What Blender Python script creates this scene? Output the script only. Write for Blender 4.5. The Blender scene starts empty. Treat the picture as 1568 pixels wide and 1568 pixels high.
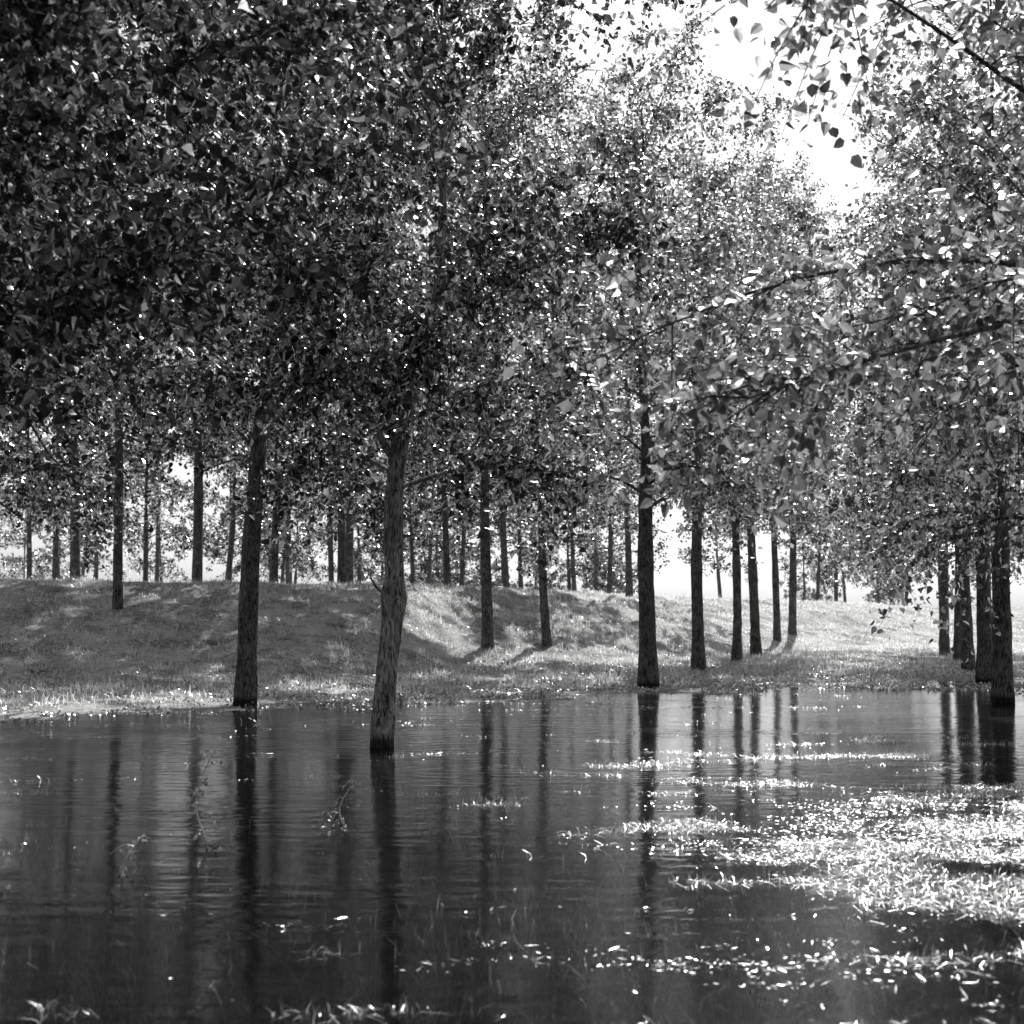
import bpy, math, random
import numpy as np
from mathutils import Vector
R = np.random.default_rng(7)
scene = bpy.context.scene

# ------------------------------------------------------------------ sun / sky
SUN_EL = math.radians(41); SUN_AZ = math.radians(14)      # az measured from +Y toward +X
S = np.array([math.sin(SUN_AZ)*math.cos(SUN_EL), math.cos(SUN_AZ)*math.cos(SUN_EL), math.sin(SUN_EL)])
world = bpy.data.worlds.new("World"); scene.world = world; world.use_nodes = True
nt = world.node_tree; nt.nodes.clear()
sky = nt.nodes.new('ShaderNodeTexSky'); sky.sky_type = 'NISHITA'; sky.sun_disc = False
sky.sun_elevation = SUN_EL; sky.sun_rotation = SUN_AZ; sky.dust_density = 1.6; sky.air_density = 1.0
bw = nt.nodes.new('ShaderNodeRGBToBW'); bg = nt.nodes.new('ShaderNodeBackground'); bg.inputs[1].default_value = 0.115
wo = nt.nodes.new('ShaderNodeOutputWorld')
nt.links.new(sky.outputs[0], bw.inputs[0]); nt.links.new(bw.outputs[0], bg.inputs[0]); nt.links.new(bg.outputs[0], wo.inputs[0])
sl = bpy.data.lights.new("sun", 'SUN'); sl.energy = 5.0; sl.angle = math.radians(0.5); sl.color = (1, 0.995, 0.985)
so = bpy.data.objects.new("sun", sl); scene.collection.objects.link(so)
so.rotation_euler = Vector((-S[0], -S[1], -S[2])).to_track_quat('-Z', 'Y').to_euler(); so.location = (20, 60, 60)

# ------------------------------------------------------------------ camera
cam = bpy.data.cameras.new("camera"); co = bpy.data.objects.new("camera", cam); scene.collection.objects.link(co)
cam.sensor_width = 56; cam.sensor_height = 56; cam.lens = 80; cam.clip_end = 4000; cam.clip_start = 0.1
co.location = (0, 0, 1.6); co.rotation_euler = (math.radians(90+3.75), 0, 0)
cam.dof.use_dof = True; cam.dof.focus_distance = 19; cam.dof.aperture_fstop = 4.5
scene.camera = co
scene.view_settings.view_transform = 'Standard'; scene.view_settings.look = 'None'; scene.view_settings.exposure = 0

# ------------------------------------------------------------------ noise
_tab = np.random.default_rng(3).random((256, 256))
def vnoise(x, y):
    xi = np.floor(x).astype(int); yi = np.floor(y).astype(int); fx = x-xi; fy = y-yi
    fx = fx*fx*(3-2*fx); fy = fy*fy*(3-2*fy)
    a = _tab[xi % 256, yi % 256]; b = _tab[(xi+1) % 256, yi % 256]; c = _tab[xi % 256, (yi+1) % 256]; d = _tab[(xi+1) % 256, (yi+1) % 256]
    return (a*(1-fx)+b*fx)*(1-fy)+(c*(1-fx)+d*fx)*fy
def fbm(x, y, o=4):
    s = 0; a = .5; t = 0
    for i in range(o):
        s = s+a*vnoise(x*2**i+17.3*i, y*2**i+9.1*i); t += a; a *= .5
    return s/t
def sm(t):
    t = np.clip(t, 0, 1); return t*t*(3-2*t)

# ------------------------------------------------------------------ terrain function
def ground(x, y):
    x = np.asarray(x, float); y = np.asarray(y, float)
    ys = np.interp(x, [-60, -12, -7.3, -4.5, -2, 2.4, 8.8, 40], [17, 19.5, 21, 24.3, 25.8, 27.6, 29, 34]) + (fbm(x*.5, y*0+4)-.5)*3
    yt = np.interp(x, [-60, -10, -3.2, -1.5, 3.1, 6, 10, 15, 40], [22, 27, 30, 34, 38, 44, 50, 54, 75])
    yc = np.interp(x, [-60, -13.3, -3.7, 2.3, 7.9, 15.3, 23.4, 60], [35, 38.5, 43, 52, 60, 70, 80, 112])
    zc = np.interp(x, [-60, -13, -3.7, 2.3, 8, 15, 23, 60], [2.4, 2.3, 2.2, 2.1, 1.95, 1.8, 1.6, 1.5])
    n1 = fbm(x*.7, y*.7)-.5; n2 = fbm(x*4, y*4, 3)-.5
    z = -.35+.35*sm((y-(ys-9))/9)
    z = z+.36*np.exp(-((x-4.6)/2.3)**2-((y-10.3)/2.2)**2)
    z = z+.10*np.exp(-((x-2.0)/2.0)**2-((y-7.0)/1.5)**2)
    z = z+.15*sm((y-ys)/np.maximum(yt-ys, 1))
    z = z+(zc-.15)*sm((y-yt)/np.maximum(yc-yt, 3))**.9
    z = z-(zc-1.0)*sm((y-yc-4)/7)
    amp = .06+.34*sm((y-yt)/5)*(1-sm((y-yc-30)/20))
    return z+n1*amp+n2*.05*(1+1.4*sm((y-yt)/4))

def mesh_quads(name, V, F, mats, mi=None, smooth=None):
    me = bpy.data.meshes.new(name)
    V = np.asarray(V, np.float32); F = np.asarray(F, np.int32)
    me.vertices.add(len(V)); me.vertices.foreach_set('co', V.ravel())
    me.loops.add(F.size); me.loops.foreach_set('vertex_index', F.ravel())
    me.polygons.add(len(F)); me.polygons.foreach_set('loop_start', np.arange(0, F.size, 4, dtype=np.int32))
    if mi is not None: me.polygons.foreach_set('material_index', np.asarray(mi, np.int32))
    if smooth is not None: me.polygons.foreach_set('use_smooth', np.asarray(smooth, bool))
    for m in mats: me.materials.append(m)
    me.update(calc_edges=True)
    return me
def add(name, me, parent=None):
    o = bpy.data.objects.new(name, me); scene.collection.objects.link(o)
    if parent: o.parent = parent
    return o

# ------------------------------------------------------------------ materials
def newmat(n):
    m = bpy.data.materials.new(n); m.use_nodes = True; t = m.node_tree; t.nodes.clear()
    o = t.nodes.new('ShaderNodeOutputMaterial'); return m, t, o
def leafmat(name, dlo, dhi, tlo, thi, rough=.35, pw=1.0, fwd=None, ior=1.45, f0=.62):
    m, t, o = newmat(name); N = t.nodes.new; L = t.links.new
    g = N('ShaderNodeNewGeometry'); pp = N('ShaderNodeMath'); pp.operation = 'POWER'; pp.inputs[1].default_value = pw; L(g.outputs['Random Per Island'], pp.inputs[0])
    a = N('ShaderNodeMapRange'); a.inputs[3].default_value = dlo; a.inputs[4].default_value = dhi
    b = N('ShaderNodeMapRange'); b.inputs[3].default_value = tlo; b.inputs[4].default_value = thi
    L(pp.outputs[0], a.inputs[0]); L(pp.outputs[0], b.inputs[0])
    d = N('ShaderNodeBsdfDiffuse'); tr = N('ShaderNodeBsdfTranslucent'); gs = N('ShaderNodeBsdfGlossy'); gs.inputs['Roughness'].default_value = rough
    gs.inputs['Color'].default_value = (.9, .9, .9, 1)
    L(a.outputs[0], d.inputs[0]); L(b.outputs[0], tr.inputs[0])
    m1 = N('ShaderNodeAddShader'); L(d.outputs[0], m1.inputs[0]); L(tr.outputs[0], m1.inputs[1]); last = m1
    if fwd:      # a random share of leaves scatters sunlight mostly forward, the rest hardly
        rf = N('ShaderNodeBsdfRefraction'); rf.inputs['Roughness'].default_value = .62; rf.inputs['IOR'].default_value = 1.4; rf.inputs[0].default_value = (.95, .95, .95, 1)
        c = N('ShaderNodeMapRange'); c.interpolation_type = 'SMOOTHSTEP'; c.inputs[1].default_value = f0; c.inputs[2].default_value = .95; c.inputs[3].default_value = fwd[0]; c.inputs[4].default_value = fwd[1]
        L(g.outputs['Random Per Island'], c.inputs[0])
        mf = N('ShaderNodeMixShader'); L(c.outputs[0], mf.inputs[0]); L(m1.outputs[0], mf.inputs[1]); L(rf.outputs[0], mf.inputs[2]); last = mf
    fr = N('ShaderNodeFresnel'); fr.inputs[0].default_value = ior
    m2 = N('ShaderNodeMixShader'); L(fr.outputs[0], m2.inputs[0]); L(last.outputs[0], m2.inputs[1]); L(gs.outputs[0], m2.inputs[2])
    L(m2.outputs[0], o.inputs[0]); return m
leaf_m = leafmat("poplar_leaf", .007, .024, .008, .34, .32, 4.5, (.02, .55), 1.31, .66)
leaf_sunlit = leafmat("sunlit_poplar_leaf", .010, .06, .025, .8, .34, 2.8, (.05, .85), 1.40, .42)  # brighter copy of the poplar leaf; sunlit glow of right-hand crowns put into it
grass_m = leafmat("grass_blade", .05, .3, .22, .85, .5, 1.1, None, 1.2)
reed_m = leafmat("water_grass", .10, .45, .15, .5, .4, 1.5, None, 1.3)
litter_m = leafmat("fallen_leaf", .2, .8, .0, .1, .4, 1.0, None, 1.4)

def barkmat(name, lo, hi):
    m, t, o = newmat(name); N = t.nodes.new; L = t.links.new
    tc = N('ShaderNodeTexCoord'); mp = N('ShaderNodeMapping'); mp.inputs['Scale'].default_value = (1, 1, .2)
    L(tc.outputs['Object'], mp.inputs[0])
    n = N('ShaderNodeTexNoise'); n.inputs['Scale'].default_value = 40; n.inputs['Detail'].default_value = 8; n.inputs['Roughness'].default_value = .65
    n.inputs['Distortion'].default_value = .8
    n3 = N('ShaderNodeTexNoise'); n3.inputs['Scale'].default_value = 5; n3.inputs['Detail'].default_value = 5
    L(mp.outputs[0], n.inputs[0]); L(tc.outputs['Object'], n3.inputs[0])
    cr = N('ShaderNodeValToRGB'); cr.color_ramp.elements[0].position = .40; cr.color_ramp.elements[0].color = (lo, lo, lo, 1)
    cr.color_ramp.elements[1].position = .58; cr.color_ramp.elements[1].color = (hi, hi, hi, 1)
    L(n.outputs[0], cr.inputs[0])
    mv = N('ShaderNodeMapRange'); mv.inputs[1].default_value = .35; mv.inputs[2].default_value = .6; mv.inputs[3].default_value = .5; mv.inputs[4].default_value = 1
    L(n3.outputs[0], mv.inputs[0])
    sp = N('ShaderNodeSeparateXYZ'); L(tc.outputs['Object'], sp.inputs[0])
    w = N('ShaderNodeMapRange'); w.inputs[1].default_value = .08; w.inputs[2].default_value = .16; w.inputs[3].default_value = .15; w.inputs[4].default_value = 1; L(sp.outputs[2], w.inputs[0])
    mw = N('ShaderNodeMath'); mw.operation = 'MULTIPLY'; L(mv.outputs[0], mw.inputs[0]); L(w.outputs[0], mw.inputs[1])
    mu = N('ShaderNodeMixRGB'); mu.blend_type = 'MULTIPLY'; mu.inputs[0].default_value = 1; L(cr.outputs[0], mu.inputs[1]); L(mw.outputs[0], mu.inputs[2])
    b = N('ShaderNodeBsdfPrincipled'); b.inputs['Roughness'].default_value = .9; L(mu.outputs[0], b.inputs['Base Color'])
    bp = N('ShaderNodeBump'); bp.inputs['Strength'].default_value = 1; bp.inputs['Distance'].default_value = .05
    L(n.outputs[0], bp.inputs['Height'])
    L(bp.outputs[0], b.inputs['Normal']); L(b.outputs[0], o.inputs[0]); return m
bark_m = barkmat("bark", .02, .28); bark_lit = barkmat("pale_lit_bark", .05, .7)  # second bark is paler: lit side of the water tree's trunk put into colour

def groundmat():
    m, t, o = newmat("grassy_soil"); N = t.nodes.new; L = t.links.new
    tc = N('ShaderNodeTexCoord')
    n = N('ShaderNodeTexNoise'); n.inputs['Scale'].default_value = .9; n.inputs['Detail'].default_value = 8; n.inputs['Roughness'].default_value = .7
    n2 = N('ShaderNodeTexNoise'); n2.inputs['Scale'].default_value = 14; n2.inputs['Detail'].default_value = 6; n2.inputs['Roughness'].default_value = .75
    L(tc.outputs['Object'], n.inputs[0]); L(tc.outputs['Object'], n2.inputs[0])
    mx = N('ShaderNodeMath'); mx.operation = 'MULTIPLY'; L(n.outputs[0], mx.inputs[0]); L(n2.outputs[0], mx.inputs[1])
    cr = N('ShaderNodeValToRGB'); cr.color_ramp.elements[0].position = .15; cr.color_ramp.elements[0].color = (.07, .07, .07, 1)
    cr.color_ramp.elements[1].position = .30; cr.color_ramp.elements[1].color = (.75, .75, .75, 1); L(mx.outputs[0], cr.inputs[0])
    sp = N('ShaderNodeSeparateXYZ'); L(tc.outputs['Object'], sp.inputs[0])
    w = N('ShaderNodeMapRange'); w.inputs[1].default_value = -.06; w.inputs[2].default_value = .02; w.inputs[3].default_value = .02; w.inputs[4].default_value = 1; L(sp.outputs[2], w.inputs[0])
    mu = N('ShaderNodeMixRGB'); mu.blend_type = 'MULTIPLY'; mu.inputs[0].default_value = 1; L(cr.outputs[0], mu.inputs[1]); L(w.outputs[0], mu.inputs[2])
    b = N('ShaderNodeBsdfPrincipled'); b.inputs['Roughness'].default_value = .95; b.inputs['Specular IOR Level'].default_value = .2; L(mu.outputs[0], b.inputs['Base Color'])
    bp = N('ShaderNodeBump'); bp.inputs['Strength'].default_value = .7; bp.inputs['Distance'].default_value = .06; L(n2.outputs[0], bp.inputs['Height'])
    L(bp.outputs[0], b.inputs['Normal']); L(b.outputs[0], o.inputs[0]); return m
ground_m = groundmat()

def watermat():
    m, t, o = newmat("water_surface"); N = t.nodes.new; L = t.links.new
    tc = N('ShaderNodeTexCoord'); mp = N('ShaderNodeMapping'); mp.inputs['Scale'].default_value = (.6, 1.4, 1); mp.inputs['Rotation'].default_value = (0, 0, .12)
    L(tc.outputs['Object'], mp.inputs[0])
    n = N('ShaderNodeTexNoise'); n.inputs['Scale'].default_value = 4.0; n.inputs['Detail'].default_value = 3; n.inputs['Roughness'].default_value = .5
    n2 = N('ShaderNodeTexNoise'); n2.inputs['Scale'].default_value = .35; n2.inputs['Detail'].default_value = 2
    L(mp.outputs[0], n.inputs[0]); L(mp.outputs[0], n2.inputs[0])
    pw = N('ShaderNodeMath'); pw.operation = 'POWER'; pw.inputs[1].default_value = 2.2; L(n2.outputs[0], pw.inputs[0])
    ml = N('ShaderNodeMath'); ml.operation = 'MULTIPLY'; L(n.outputs[0], ml.inputs[0]); L(pw.outputs[0], ml.inputs[1])
    bp = N('ShaderNodeBump'); bp.inputs['Strength'].default_value = .6; bp.inputs['Distance'].default_value = .06; L(ml.outputs[0], bp.inputs['Height'])
    fr = N('ShaderNodeFresnel'); fr.inputs[0].default_value = 1.33; L(bp.outputs[0], fr.inputs['Normal'])
    g = N('ShaderNodeBsdfGlossy'); g.inputs['Roughness'].default_value = .095; g.inputs['Color'].default_value = (.9, .9, .9, 1); L(bp.outputs[0], g.inputs['Normal'])
    tr = N('ShaderNodeBsdfTransparent'); tr.inputs[0].default_value = (.24, .24, .24, 1)
    mx = N('ShaderNodeMixShader'); L(fr.outputs[0], mx.inputs[0]); L(tr.outputs[0], mx.inputs[1]); L(g.outputs[0], mx.inputs[2])
    L(mx.outputs[0], o.inputs[0]); return m
water_m = watermat()

# ------------------------------------------------------------------ terrain + water
xs = np.array([-1500, -700, -350, -200, -120, -80, -60, -48]+list(np.arange(-40, 40, .25))+[42, 48, 60, 80, 120, 200, 350, 700, 1500])
ysx = np.array([-60, -30, -15, -8]+list(np.arange(-4, 16, .12))+list(np.arange(16, 70, .25))+list(np.arange(70, 130, 2))+[135, 150, 180, 250, 400, 700, 1500, 2500])
X, Y = np.meshgrid(xs, ysx); Z = ground(X, Y)
V = np.stack([X, Y, Z], -1).reshape(-1, 3); nx = len(xs); ny = len(ysx)
i = np.arange(ny-1)[:, None]*nx+np.arange(nx-1)[None, :]; i = i.ravel()
F = np.stack([i, i+1, i+nx+1, i+nx], 1)
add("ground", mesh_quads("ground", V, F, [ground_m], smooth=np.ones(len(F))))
wv = np.array([[-90, -58, 0], [90, -58, 0], [90, 45, 0], [-90, 45, 0]])
add("water", mesh_quads("water", wv, [[0, 1, 2, 3]], [water_m]))

# ------------------------------------------------------------------ tree generator
def tubes(P, rad, sides):
    P = np.asarray(P, float); rad = np.asarray(rad, float); N, K, _ = P.shape
    T = np.gradient(P, axis=1); T /= np.linalg.norm(T, axis=2, keepdims=True)+1e-9
    ref = np.array([.31, .93, .12]); U = np.cross(T, ref); U /= np.linalg.norm(U, axis=2, keepdims=True)+1e-9
    W = np.cross(T, U)
    an = np.arange(sides)/sides*2*np.pi
    V = P[:, :, None, :]+rad[:, :, None, None]*(np.cos(an)[None, None, :, None]*U[:, :, None, :]+np.sin(an)[None, None, :, None]*W[:, :, None, :])
    idx = np.arange(N*K*sides).reshape(N, K, sides)
    a = idx[:, :-1, :]; b = np.roll(idx, -1, 2)[:, :-1, :]; c = np.roll(idx, -1, 2)[:, 1:, :]; d = idx[:, 1:, :]
    return V.reshape(-1, 3), np.stack([a, b, c, d], -1).reshape(-1, 4)
def resample(pts, K):
    pts = np.asarray(pts, float); s = np.r_[0, np.cumsum(np.linalg.norm(np.diff(pts, axis=0), axis=1))]; s /= s[-1]
    t = np.linspace(0, 1, K); out = np.stack([np.interp(t, s, pts[:, k]) for k in range(3)], 1)
    for _ in range(2):
        out[1:-1] = out[1:-1]*.5+.25*(out[:-2]+out[2:])
    return out
# open gaps in the canopy: (x, y, z, rx, ry) of the places that get direct sun
GAPS = [(-2.1, 40.0, 1.2, 1.0, 2.8), (-.6, 37.2, .5, 1.6, 1.3), (2.4, 39.0, .6, 1.8, 1.2), (4.4, 37.8, .3, 1.1, .8), (-5.4, 24.6, .0, 1.5, .9), (-3.6, 27.6, .1, 1.0, 1.1),
        (11.0, 52, .5, 1.6, 2.6), (14.5, 61, 1.0, 2.2, 3.5), (3.9, 11.0, 0, 2.4, 1.8), (2.6, 8.3, 0, 1.2, .7), (.7, 7.0, 0, .9, .4), (-2.3, 6.9, 0, .3, .25), (2.2, 13.0, 0, 1.1, .5), (-7.0, 22.4, 0, 2.2, .8),
        (1.3, 8.2, 2.8, .9, .7), (.5, 9.3, 3.2, .7, .6), (2.3, 8.6, 3.4, .9, .7), (1.2, 7.6, 4.8, 1.2, .8), (3.4, 10.0, 5.0, 1.4, 1.4), (0.2, 16.2, 6.0, 1.2, 1.3)]
def sunlit(P):
    keep = np.ones(len(P), bool)
    for gx, gy, gz, rx, ry in GAPS:
        k = (P[:, 2]-gz)/S[2]; X = P[:, 0]-S[0]*k; Y = P[:, 1]-S[1]*k
        e = ((X-gx)/rx)**2+((Y-gy)/ry)**2+(fbm(X*2.3+5, Y*2.3)-.5)*2.4
        keep &= ~((e < 1) & (R.random(len(P)) < .985) & (P[:, 2] > gz+1.2))
    return keep
def leaves(P, size, fine, down=.55):
    n = len(P); t = R.normal(size=(n, 3)); t /= np.linalg.norm(t, axis=1, keepdims=True); t[:, 2] -= down; t /= np.linalg.norm(t, axis=1, keepdims=True)
    s = np.cross(t, R.normal(size=(n, 3))); s /= np.linalg.norm(s, axis=1, keepdims=True); nn = np.cross(t, s)
    if fine: sh = [(0, 0, 0), (.36, .18, .12), (.30, .58, .10), (0, 1.08, -.08), (-.30, .58, .10), (-.36, .18, .12)]; fc = [[0, 1, 2, 3], [0, 3, 4, 5]]
    else: sh = [(0, 0, 0), (.38, .42, .06), (0, 1.05, 0), (-.38, .42, .06)]; fc = [[0, 1, 2, 3]]
    V = np.stack([P+size[:, None]*(a*s+b*t+c*nn) for a, b, c in sh], 1); k = len(sh)
    F = (np.arange(n)*k)[:, None, None]+np.array(fc)[None]
    return V.reshape(-1, 3), F.reshape(-1, 4)

def tree_mesh(base, H, hb, Rc, r0, nl=30, ntw=20, nlf=44, fine=False, path=None, lean=(0, 0), extra=(), gaps=True, leafs=.10, bulge=None, zmin=None, bark=None, leaf=None, taper=.8):
    bx, by, bz = base; r0 = r0*.88
    K = 26
    if path is None:
        t = np.linspace(0, 1, K); w = R.normal(size=4)*.12; ph = R.random(4)*6
        tr = np.stack([bx+lean[0]*t*H+w[0]*np.sin(t*4+ph[0])-w[0]*np.sin(ph[0])+w[1]*.6*np.sin(t*13+ph[1])*t, by+lean[1]*t*H+w[2]*np.sin(t*4+ph[2])-w[2]*np.sin(ph[2])+w[3]*.6*np.sin(t*11+ph[3])*t, bz-.45+t*(H+.45)], 1)
    else: tr = resample(path, K)
    tt = (tr[:, 2]-tr[0, 2])/(tr[-1, 2]-tr[0, 2]); zr = tr[:, 2]-bz
    rad = r0*(1-tt*.92)**.85*(1+.22*np.exp(-np.maximum(zr, 0)/.22))
    rad = rad*np.where(tr[:, 2] > bz+hb+.5, .72, 1)
    KK = 60 if bulge is None else 110
    ti = np.linspace(0, 1, KK); tr2 = np.stack([np.interp(ti, np.linspace(0, 1, K), tr[:, k]) for k in range(3)], 1); rad2 = np.interp(ti, np.linspace(0, 1, K), rad)
    for _ in range(2): tr2[1:-1] = .5*tr2[1:-1]+.25*(tr2[:-2]+tr2[2:])
    if bulge: rad2 = rad2*(1+bulge[1]*np.exp(-((tr2[:, 2]-bulge[0])/bulge[2])**2))
    rad2 = rad2*(1+.05*(R.random(KK)-.5))
    VV = []; FF = []; MI = []; SM = []; off = 0
    def push(v, f, m, s):
        nonlocal off
        VV.append(v); FF.append(f+off); MI.append(np.full(len(f), m)); SM.append(np.full(len(f), s)); off += len(v)
    v, f = tubes(tr2[None], rad2[None], 16)
    cc = np.repeat(tr2, 16, 0); d = v-cc; a = np.arctan2(d[:, 1], d[:, 0])
    v = cc+d*(1+.07*np.sin(a*5+v[:, 2]*1.5)+.05*np.sin(a*9+v[:, 2]*4))[:, None]
    push(v, f, 0, True)
    KL = 9; s = np.linspace(0, 1, KL); limbs = []; lr = []
    for q in range(nl):
        hf = (q+R.random()*.8)/nl; z = bz+hb-.3+hf*(H-hb)*.95
        p0 = np.array([np.interp(z, tr[:, 2], tr[:, k]) for k in range(2)]+[z])
        az = q*2.39996+R.normal()*.35; prof = (.8+.5*hf if hf < .35 else .975-(hf-.35)*taper)
        L = Rc*max(prof, .25)*R.uniform(.7, 1.2); el = math.radians(30+28*hf+R.normal()*8); dr = L*(.55-.3*hf)*R.uniform(.6, 1.5)
        h = L*s; zz = L*math.tan(min(el, 1.1))*s-dr*s**2.2
        wob = np.cumsum(R.normal(size=(KL, 3))*.06*L/3, 0)*s[:, None]
        limbs.append(p0+np.stack([math.cos(az)*h, math.sin(az)*h, zz], 1)+wob)
        rr = max(.009, .24*np.interp(z, tr[:, 2], rad)); lr.append(rr*(1-s)**.8+.003)
    nx0 = len(limbs)
    for pts, rr in extra:
        limbs.append(resample(pts, KL)); lr.append(rr*(1-s)**.8+.004)
    limbs = np.array(limbs); lr = np.array(lr)
    v, f = tubes(limbs, lr, 6); push(v, f, 0, True)
    NL = len(limbs); cnt = np.full(NL, ntw); cnt[nx0:] = int(ntw*1.6)
    for e, (pts, rr) in enumerate(extra):
        if rr <= .02: cnt[nx0+e] = 0
    li = np.repeat(np.arange(NL), cnt); NT = len(li); u = .15+.85*R.random(NT)**.85
    fi = u*(KL-1); i0 = np.minimum(fi.astype(int), KL-2); fr = (fi-i0)[:, None]
    p0 = limbs[li, i0]*(1-fr)+limbs[li, i0+1]*fr; dr = limbs[li, i0+1]-limbs[li, i0]; dr /= np.linalg.norm(dr, axis=1, keepdims=True)
    rd = R.normal(size=(NT, 3)); rd /= np.linalg.norm(rd, axis=1, keepdims=True)
    d = dr*.8+rd*.95+np.array([0, 0, -.1]); d /= np.linalg.norm(d, axis=1, keepdims=True)
    LT = R.uniform(.35, 1.05, NT)*np.clip(Rc/3, .6, 1.2)
    KT = 4; st = np.linspace(0, 1, KT)
    tw = p0[:, None, :]+d[:, None, :]*(LT[:, None]*st)[:, :, None]; tw[:, :, 2] -= (LT[:, None]*.35*st**2)
    if zmin is not None: tw = tw[tw[:, -1, 2] > zmin]; NT = len(tw)
    v, f = tubes(tw, np.tile(.006*(1-st)+.002, (NT, 1)), 3); push(v, f, 0, True)
    n = NT*nlf; ti = np.repeat(np.arange(NT), nlf); u = R.random(n)**.75; fi = u*(KT-1); i0 = np.minimum(fi.astype(int), KT-2); fr = (fi-i0)[:, None]
    P = tw[ti, i0]*(1-fr)+tw[ti, i0+1]*fr+R.normal(size=(n, 3))*.09
    if gaps: P = P[sunlit(P)]
    v, f = leaves(P, leafs*R.uniform(.5, 1.25, len(P)), fine); push(v, f, 1, False)
    return mesh_quads("unseen_shade_poplar", np.concatenate(VV), np.concatenate(FF), [bark or bark_m, leaf or leaf_m], np.concatenate(MI), np.concatenate(SM))

def G(x, y): return float(ground(np.array([x]), np.array([y]))[0])
NLV = 0
def tree(x, y, **k):
    global NLV
    z = G(x, y); me = tree_mesh((x, y, z), **k); NLV += len(me.polygons)
    return add("unseen_shade_poplar", me)

# tree standing in the water (centre left), crooked trunk with a fork
tree(-1.47, 17.0, H=12, hb=3.5, Rc=3.2, r0=.155, nl=36, ntw=22, nlf=42, fine=True, bulge=(1.72, .32, .15), leafs=.092, bark=bark_lit,
     path=[(-1.52, 17, -.6), (-1.50, 17, 0), (-1.50, 17, .6), (-1.45, 17, 1.2), (-1.26, 17, 1.72), (-1.38, 17, 2.1), (-1.42, 17.02, 2.8), (-1.33, 17.05, 3.6), (-1.0, 17.1, 4.5), (-.83, 17.2, 5.6), (-.82, 17.2, 7.5), (-.85, 17.2, 11.5)],
     extra=[([(-1.38, 17, 3.3), (-1.7, 16.9, 3.95), (-2.25, 16.8, 4.8), (-2.6, 16.6, 6.2)], .04), ([(-1.36, 17, 3.4), (-1.42, 17.3, 4.2), (-1.7, 17.5, 5.4), (-1.6, 17.6, 7.2)], .05),
            ([(-1.36, 17, 3.4), (-1.2, 16.3, 3.9), (-1.0, 15.6, 4.3), (-.9, 15.1, 4.5)], .03), ([(-1.40, 16.95, 1.70), (-1.6, 16.9, 1.86), (-1.68, 16.9, 2.1)], .02)])
tree(-4.45, 24.4, H=15, hb=4.1, Rc=3.8, r0=.2, lean=(.045, 0), nl=36, ntw=22, nlf=42, fine=True, leafs=.10)
tree(2.73, 29.4, H=12, hb=3.8, Rc=3.3, r0=.215, lean=(-.004, 0), nl=30, ntw=18, nlf=38, leafs=.105, leaf=leaf_sunlit)
tree(4.52, 35.6, H=12.5, hb=3.9, Rc=3.1, r0=.18, leaf=leaf_sunlit, nlf=38, ntw=18)
tree(6.1, 40, H=12.5, hb=3.9, Rc=2.9, r0=.15, leaf=leaf_sunlit, nlf=38, ntw=18)
tree(7.5, 45, H=14.5, hb=4.0, Rc=3.0, r0=.18, leaf=leaf_sunlit)
tree(9.4, 52, H=16, hb=4.2, Rc=3.0, r0=.15)
tree(10.3, 54, H=16, hb=4.2, Rc=3.1, r0=.17, leaf=leaf_sunlit)
tree(-.63, 38, H=14.5, hb=4.4, Rc=3.6, r0=.175)
tree(1.0, 40.2, H=13, hb=4.4, Rc=3.3, r0=.145, lean=(-.01, 0), leaf=leaf_sunlit)
tree(-9.4, 35, H=20, hb=4.2, Rc=5.2, r0=.13, nl=44, ntw=22, leafs=.12)
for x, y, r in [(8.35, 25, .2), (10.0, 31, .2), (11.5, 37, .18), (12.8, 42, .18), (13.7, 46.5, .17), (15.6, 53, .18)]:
    tree(x, y, H=12.5, hb=3.2, Rc=3.5, r0=r, nl=34, leafs=.11, leaf=leaf_sunlit if y < 40 else None)
tree(7.2, 18.6, H=10.5, hb=3.0, Rc=3.5, r0=.18, nl=30, nlf=40, fine=True, leafs=.095, leaf=leaf_sunlit)
# overhanging tree at the right edge, close to the camera
tree(4.9, 9.6, H=8, hb=2.9, Rc=3.1, r0=.16, nl=28, ntw=20, nlf=36, fine=True, leafs=.080, leaf=leaf_sunlit,
     extra=[([(4.8, 9.5, 3.3), (3.6, 9.0, 3.5), (2.2, 8.5, 3.1), (1.25, 8.2, 2.75)], .021), ([(4.8, 9.6, 3.6), (3.0, 9.6, 4.0), (1.5, 9.4, 3.7), (.45, 9.3, 3.15)], .021),
            ([(4.8, 9.6, 4.2), (3.2, 8.8, 4.7), (2.2, 8.0, 5.0), (1.3, 7.4, 5.1)], .021)])
# left side, standing outside the frame
tree(-5.0, 9.6, H=11, hb=3.3, Rc=3.9, r0=.18, nl=40, ntw=30, nlf=50, fine=True, leafs=.082, zmin=3.0,
     extra=[([(-4.9, 9.6, 3.2), (-3.4, 9.6, 3.45), (-2.2, 9.6, 3.9), (-1.2, 9.6, 4.7)], .026), ([(-4.9, 9.6, 4.0), (-3.2, 9.2, 4.6), (-1.7, 9.0, 5.2), (-.6, 8.9, 5.5)], .026)])
for x, y in [(-7.4, 15.5), (-9.6, 21.5), (-13.2, 28.5)]:
    tree(x, y, H=16, hb=3.3 if y < 20 else 3.8, Rc=4.3, r0=.2, nl=40, ntw=26, nlf=42, fine=y < 18, leafs=.10, zmin=3.0 if y < 18 else None)
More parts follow.
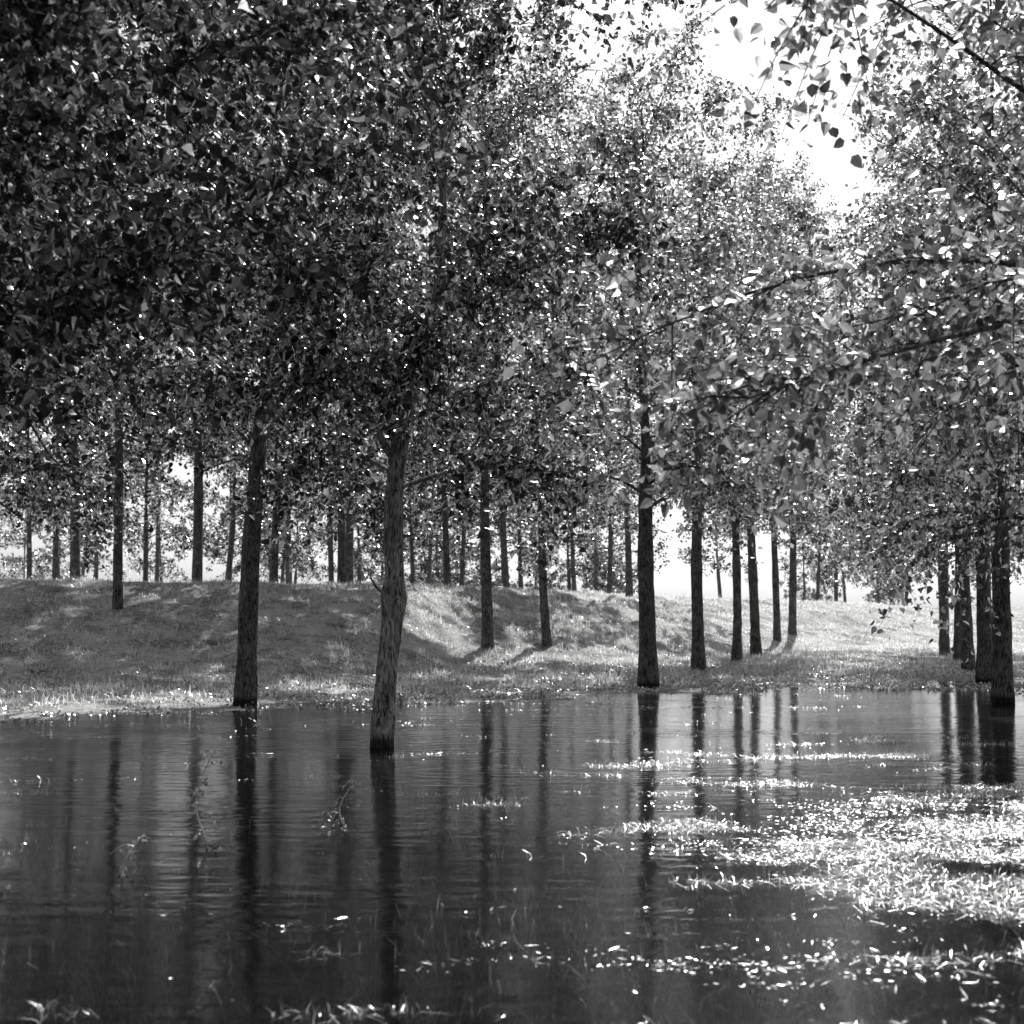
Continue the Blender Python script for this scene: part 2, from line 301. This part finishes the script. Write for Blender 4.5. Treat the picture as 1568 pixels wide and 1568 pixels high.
# wood behind the embankment
BACK = [(-13.7, 46, .19), (-10.0, 46.5, .19), (-7.5, 46, .15), (-5.4, 46.5, .15), (-6.3, 57, .2), (-19.7, 60, .13), (-18.1, 58, .15), (-21.3, 75, .15), (-15.5, 62, .14), (-17.5, 72, .14), (-12.6, 64, .17), (-11.0, 72, .14), (-8.1, 66, .16),
        (-4.7, 70, .13), (-4.5, 78, .15), (-2.1, 48, .13), (-2.4, 68, .14), (-1.6, 74, .17), (-.2, 52.5, .15), (.5, 76, .16), (3.5, 80, .16), (4.9, 86, .15), (4.6, 70, .16), (4.4, 55, .15), (-17.5, 48, .16)]
for x, y, r in BACK:
    hi = y < 61
    tree(x, y, H=(23 if x < -3 else 17.5) if hi else 16, hb=3.7+R.random()*.8, Rc=4.8 if hi else 3.8, r0=r, nl=44 if hi else 24, ntw=18 if hi else 12, nlf=34 if hi else 30, leafs=.155, gaps=True, lean=(R.normal()*.010, 0), taper=.5 if hi else .8)
# distant wood and scrub: instanced
dist = bpy.data.objects.new("distant_wood", None); scene.collection.objects.link(dist)
vars_ = [tree_mesh((0, 0, 0), H=13, hb=3.0, Rc=3.6, r0=.17, nl=22, ntw=12, nlf=28, leafs=.18, gaps=False) for _ in range(4)]
scr = [tree_mesh((0, 0, 0), H=4.2, hb=.2, Rc=2.0, r0=.05, nl=18, ntw=9, nlf=24, leafs=.16, gaps=False) for _ in range(3)]
k = 0
def inst(ms, xx, yy, a, b):
    global k
    o = add("tree_%d" % k, ms[k % len(ms)], dist); k += 1
    o.location = (xx, yy, G(xx, yy)); o.rotation_euler = (0, 0, R.random()*6.28); sc = R.uniform(a, b); o.scale = (sc, sc, sc*R.uniform(.85, 1.1))
for y in np.arange(92, 118, 8.5):
    for x in np.arange(-16, 7, 6.5): inst(vars_, x+R.normal()*1.2, y+R.normal()*1.5, .8, 1.15)
for xx, yy in [(18.7, 90), (21.2, 96), (25.5, 112), (30, 120), (29, 108), (27, 135), (35, 140), (40, 150), (-28, 95), (-34, 110), (-25, 105), (-40, 120), (-20, 112), (-33, 92), (12, 84)]:
    inst(vars_, xx, yy, .8, 1.0)
for q in range(20):
    inst(scr, R.uniform(-8, 7.5), R.uniform(86, 108), .45, .95)
for q in range(8):
    inst(scr, R.uniform(24, 50), R.uniform(125, 150), .5, 1.0)
# unseen trees added behind and beside the viewpoint to block sky light
for xx, yy in [(-7.5, 2.5), (-4.5, -4), (-9.5, -3), (1.5, -9), (-11, 8), (-3, -12), (6.5, -5)]:
    o = add("unseen_shade_poplar", vars_[k % 4]); k += 1; o.location = (xx, yy, G(xx, yy)); o.rotation_euler = (0, 0, R.random()*6.28)

# ------------------------------------------------------------------ grass
def ribbons(P, hgt, wid, K=3, lean=.5):
    n = len(P); az = R.random(n)*2*np.pi; d = np.stack([np.cos(az), np.sin(az), np.zeros(n)], 1); a2 = az+R.normal(size=n)*.8+1.57
    sd = np.stack([np.cos(a2), np.sin(a2), np.zeros(n)], 1); ln = np.abs(R.normal(size=n))*lean
    s = np.linspace(0, 1, K); up = np.array([0, 0, 1.])
    C = P[:, None]+hgt[:, None, None]*(s[None, :, None]*up+(ln[:, None]*s**1.8)[:, :, None]*d[:, None]-(.35*ln[:, None]*s**3)[:, :, None]*up)
    w = wid[:, None]*(1-.85*s)[None]
    Lf = C-sd[:, None]*w[:, :, None]*.5; Rt = C+sd[:, None]*w[:, :, None]*.5
    V = np.stack([Lf, Rt], 2).reshape(-1, 3); b = (np.arange(n)*K*2)[:, None]+(np.arange(K-1)*2)[None]
    F = np.stack([b, b+1, b+3, b+2], -1).reshape(-1, 4); return V, F
n = 340000
x = R.uniform(-17, 26, n); y = R.uniform(20, 75, n)
u = np.abs(x/y) < .40; x = x[u]; y = y[u]; z = ground(x, y)
tf = fbm(x*2.2, y*2.2)
u = (z > .02)&(tf+R.normal(size=len(x))*.06 > .40); x, y, z, tf = x[u], y[u], z[u], tf[u]
v, f = ribbons(np.stack([x, y, z-.01], 1), R.uniform(.05, .2, len(x))*(.3+2.2*np.maximum(tf-.3, 0)), R.uniform(.010, .026, len(x)), 3, .7)
add("embankment_grass", mesh_quads("grass", v, f, [grass_m]))
# grass growing out of the shallow water
n = 45000; x = R.uniform(-5, 7, n); y = 3.5+18*R.random(n)**1.3
dn = fbm(x*.9+3, y*.9+8)*.9+.25*np.exp(-((x-3.5)/3)**2-((y-9)/4)**2)+.12*np.exp(-((y-5.5)/2)**2)+R.normal(size=n)*.07
u = dn > .56; x, y = x[u], y[u]; z = ground(x, y)
v1, f1 = ribbons(np.stack([x, y, np.minimum(z, 0)], 1), (-np.minimum(z, 0))*.8+R.uniform(.0, .18, len(x)), R.uniform(.0025, .005, len(x)), 5, 1.4)
n = 420000; x = R.uniform(-5, 9, n); y = 4.5+14*R.random(n)
dn = .5+(fbm(x*.9+11, y*2.2+8, 5)-.5)*1.9+.34*np.exp(-((x-4.3)/2.2)**2-((y-10.8)/1.9)**2)+.16*np.exp(-((x-2.8)/1.8)**2-((y-7.8)/1.6)**2)-.28*sm((1.8-x)/2)-.12*sm((y-12.5)/2)+R.normal(size=n)*.04
u = dn > .74; x, y = x[u], y[u]; z = np.maximum(ground(x, y), -.02)
v2, f2 = ribbons(np.stack([x, y, z], 1), R.uniform(.02, .10, len(x)), R.uniform(.003, .007, len(x)), 3, 2.0)
add("water_grass", mesh_quads("water_grass", np.concatenate([v1, v2]), np.concatenate([f1, f2+len(v1)]), [reed_m]))
# floating straw and leaf scraps
n = 360000; x = R.uniform(-6, 9, n); y = 4+24*R.random(n)**1.1
dn = fbm(x*.8+31, y*1.6+8)*.5+fbm(x*2.5+31, y*7+8)*.5+.30*np.exp(-((x-4.2)/2.4)**2-((y-11)/1.9)**2)+.11*np.exp(-((x-1.3)/2.0)**2-((y-7.3)/1.7)**2)+.12*np.exp(-((x-1.5)/3.5)**2-((y-25)/2.5)**2)-.06*sm((0-x)/3)*sm((14-y)/4)+R.normal(size=n)*.05
u = dn > .72; x, y = x[u], y[u]; m = len(x); z = np.maximum(ground(x, y), 0)+.003+R.random(m)*.012
az = R.random(m)*6.283; L = R.uniform(.006, .020, m)*np.where(R.random(m) < .15, 2.2, 1); W = R.uniform(.0015, .004, m)
t = np.stack([np.cos(az), np.sin(az), R.normal(size=m)*.15], 1)*L[:, None]; s = np.stack([-np.sin(az), np.cos(az), R.normal(size=m)*.5], 1)*W[:, None]
P = np.stack([x, y, z], 1); v = np.stack([P-t, P+s, P+t, P-s], 1).reshape(-1, 3); f = np.arange(m*4).reshape(m, 4)
add("floating_straw", mesh_quads("floating_straw", v, f, [litter_m]))
n = 90000; x = R.uniform(-10, 12, n); y = R.uniform(20, 38, n); z = ground(x, y); u = (z > -.01)&(z < .3)&(fbm(x*1.5, y*1.5+40)+R.normal(size=n)*.08 > .5); x, y, z = x[u], y[u], z[u]; m = len(x)
v, f = leaves(np.stack([x, y, z+.02], 1), R.uniform(.03, .07, m), False, 0)
add("leaf_litter", mesh_quads("leaf_litter", v, f, [litter_m]))
# dead weed stalks
def weed(x, y, h):
    VV = []; FF = []; off = 0; s = np.linspace(0, 1, 12)
    p = np.stack([x+.05*np.sin(s*7)+.03*s, y+.04*np.cos(s*5), -.3+s*(h+.3)], 1)
    v, f = tubes(p[None], (.008*(1-s)+.004)[None], 5); VV.append(v); FF.append(f); off += len(v)
    st = []
    for q in range(16):
        i = R.integers(3, 12); a = R.random()*6.28; l = R.uniform(.05, .16); tt = np.linspace(0, 1, 4)
        st.append(p[i]+np.stack([math.cos(a)*l*tt, math.sin(a)*l*tt, l*.6*tt-l*.9*tt**2], 1))
    st = np.array(st); v, f = tubes(st, np.full((16, 4), .003), 3); VV.append(v); FF.append(f+off); off += len(v)
    P = st[R.integers(0, 16, 90), R.integers(1, 4, 90)]+R.normal(size=(90, 3))*.015
    v, f = leaves(P, R.uniform(.015, .04, 90), False); VV.append(v); FF.append(f+off)
    add("dead_weed_stalk", mesh_quads("weed", np.concatenate(VV), np.concatenate(FF), [litter_m]))
weed(-2.08, 9.9, .62); weed(-2.3, 8.9, .22); weed(-1.25, 11, .3); weed(-2.9, 8.4, .25)
print("unique quads", NLV, "instances", k)
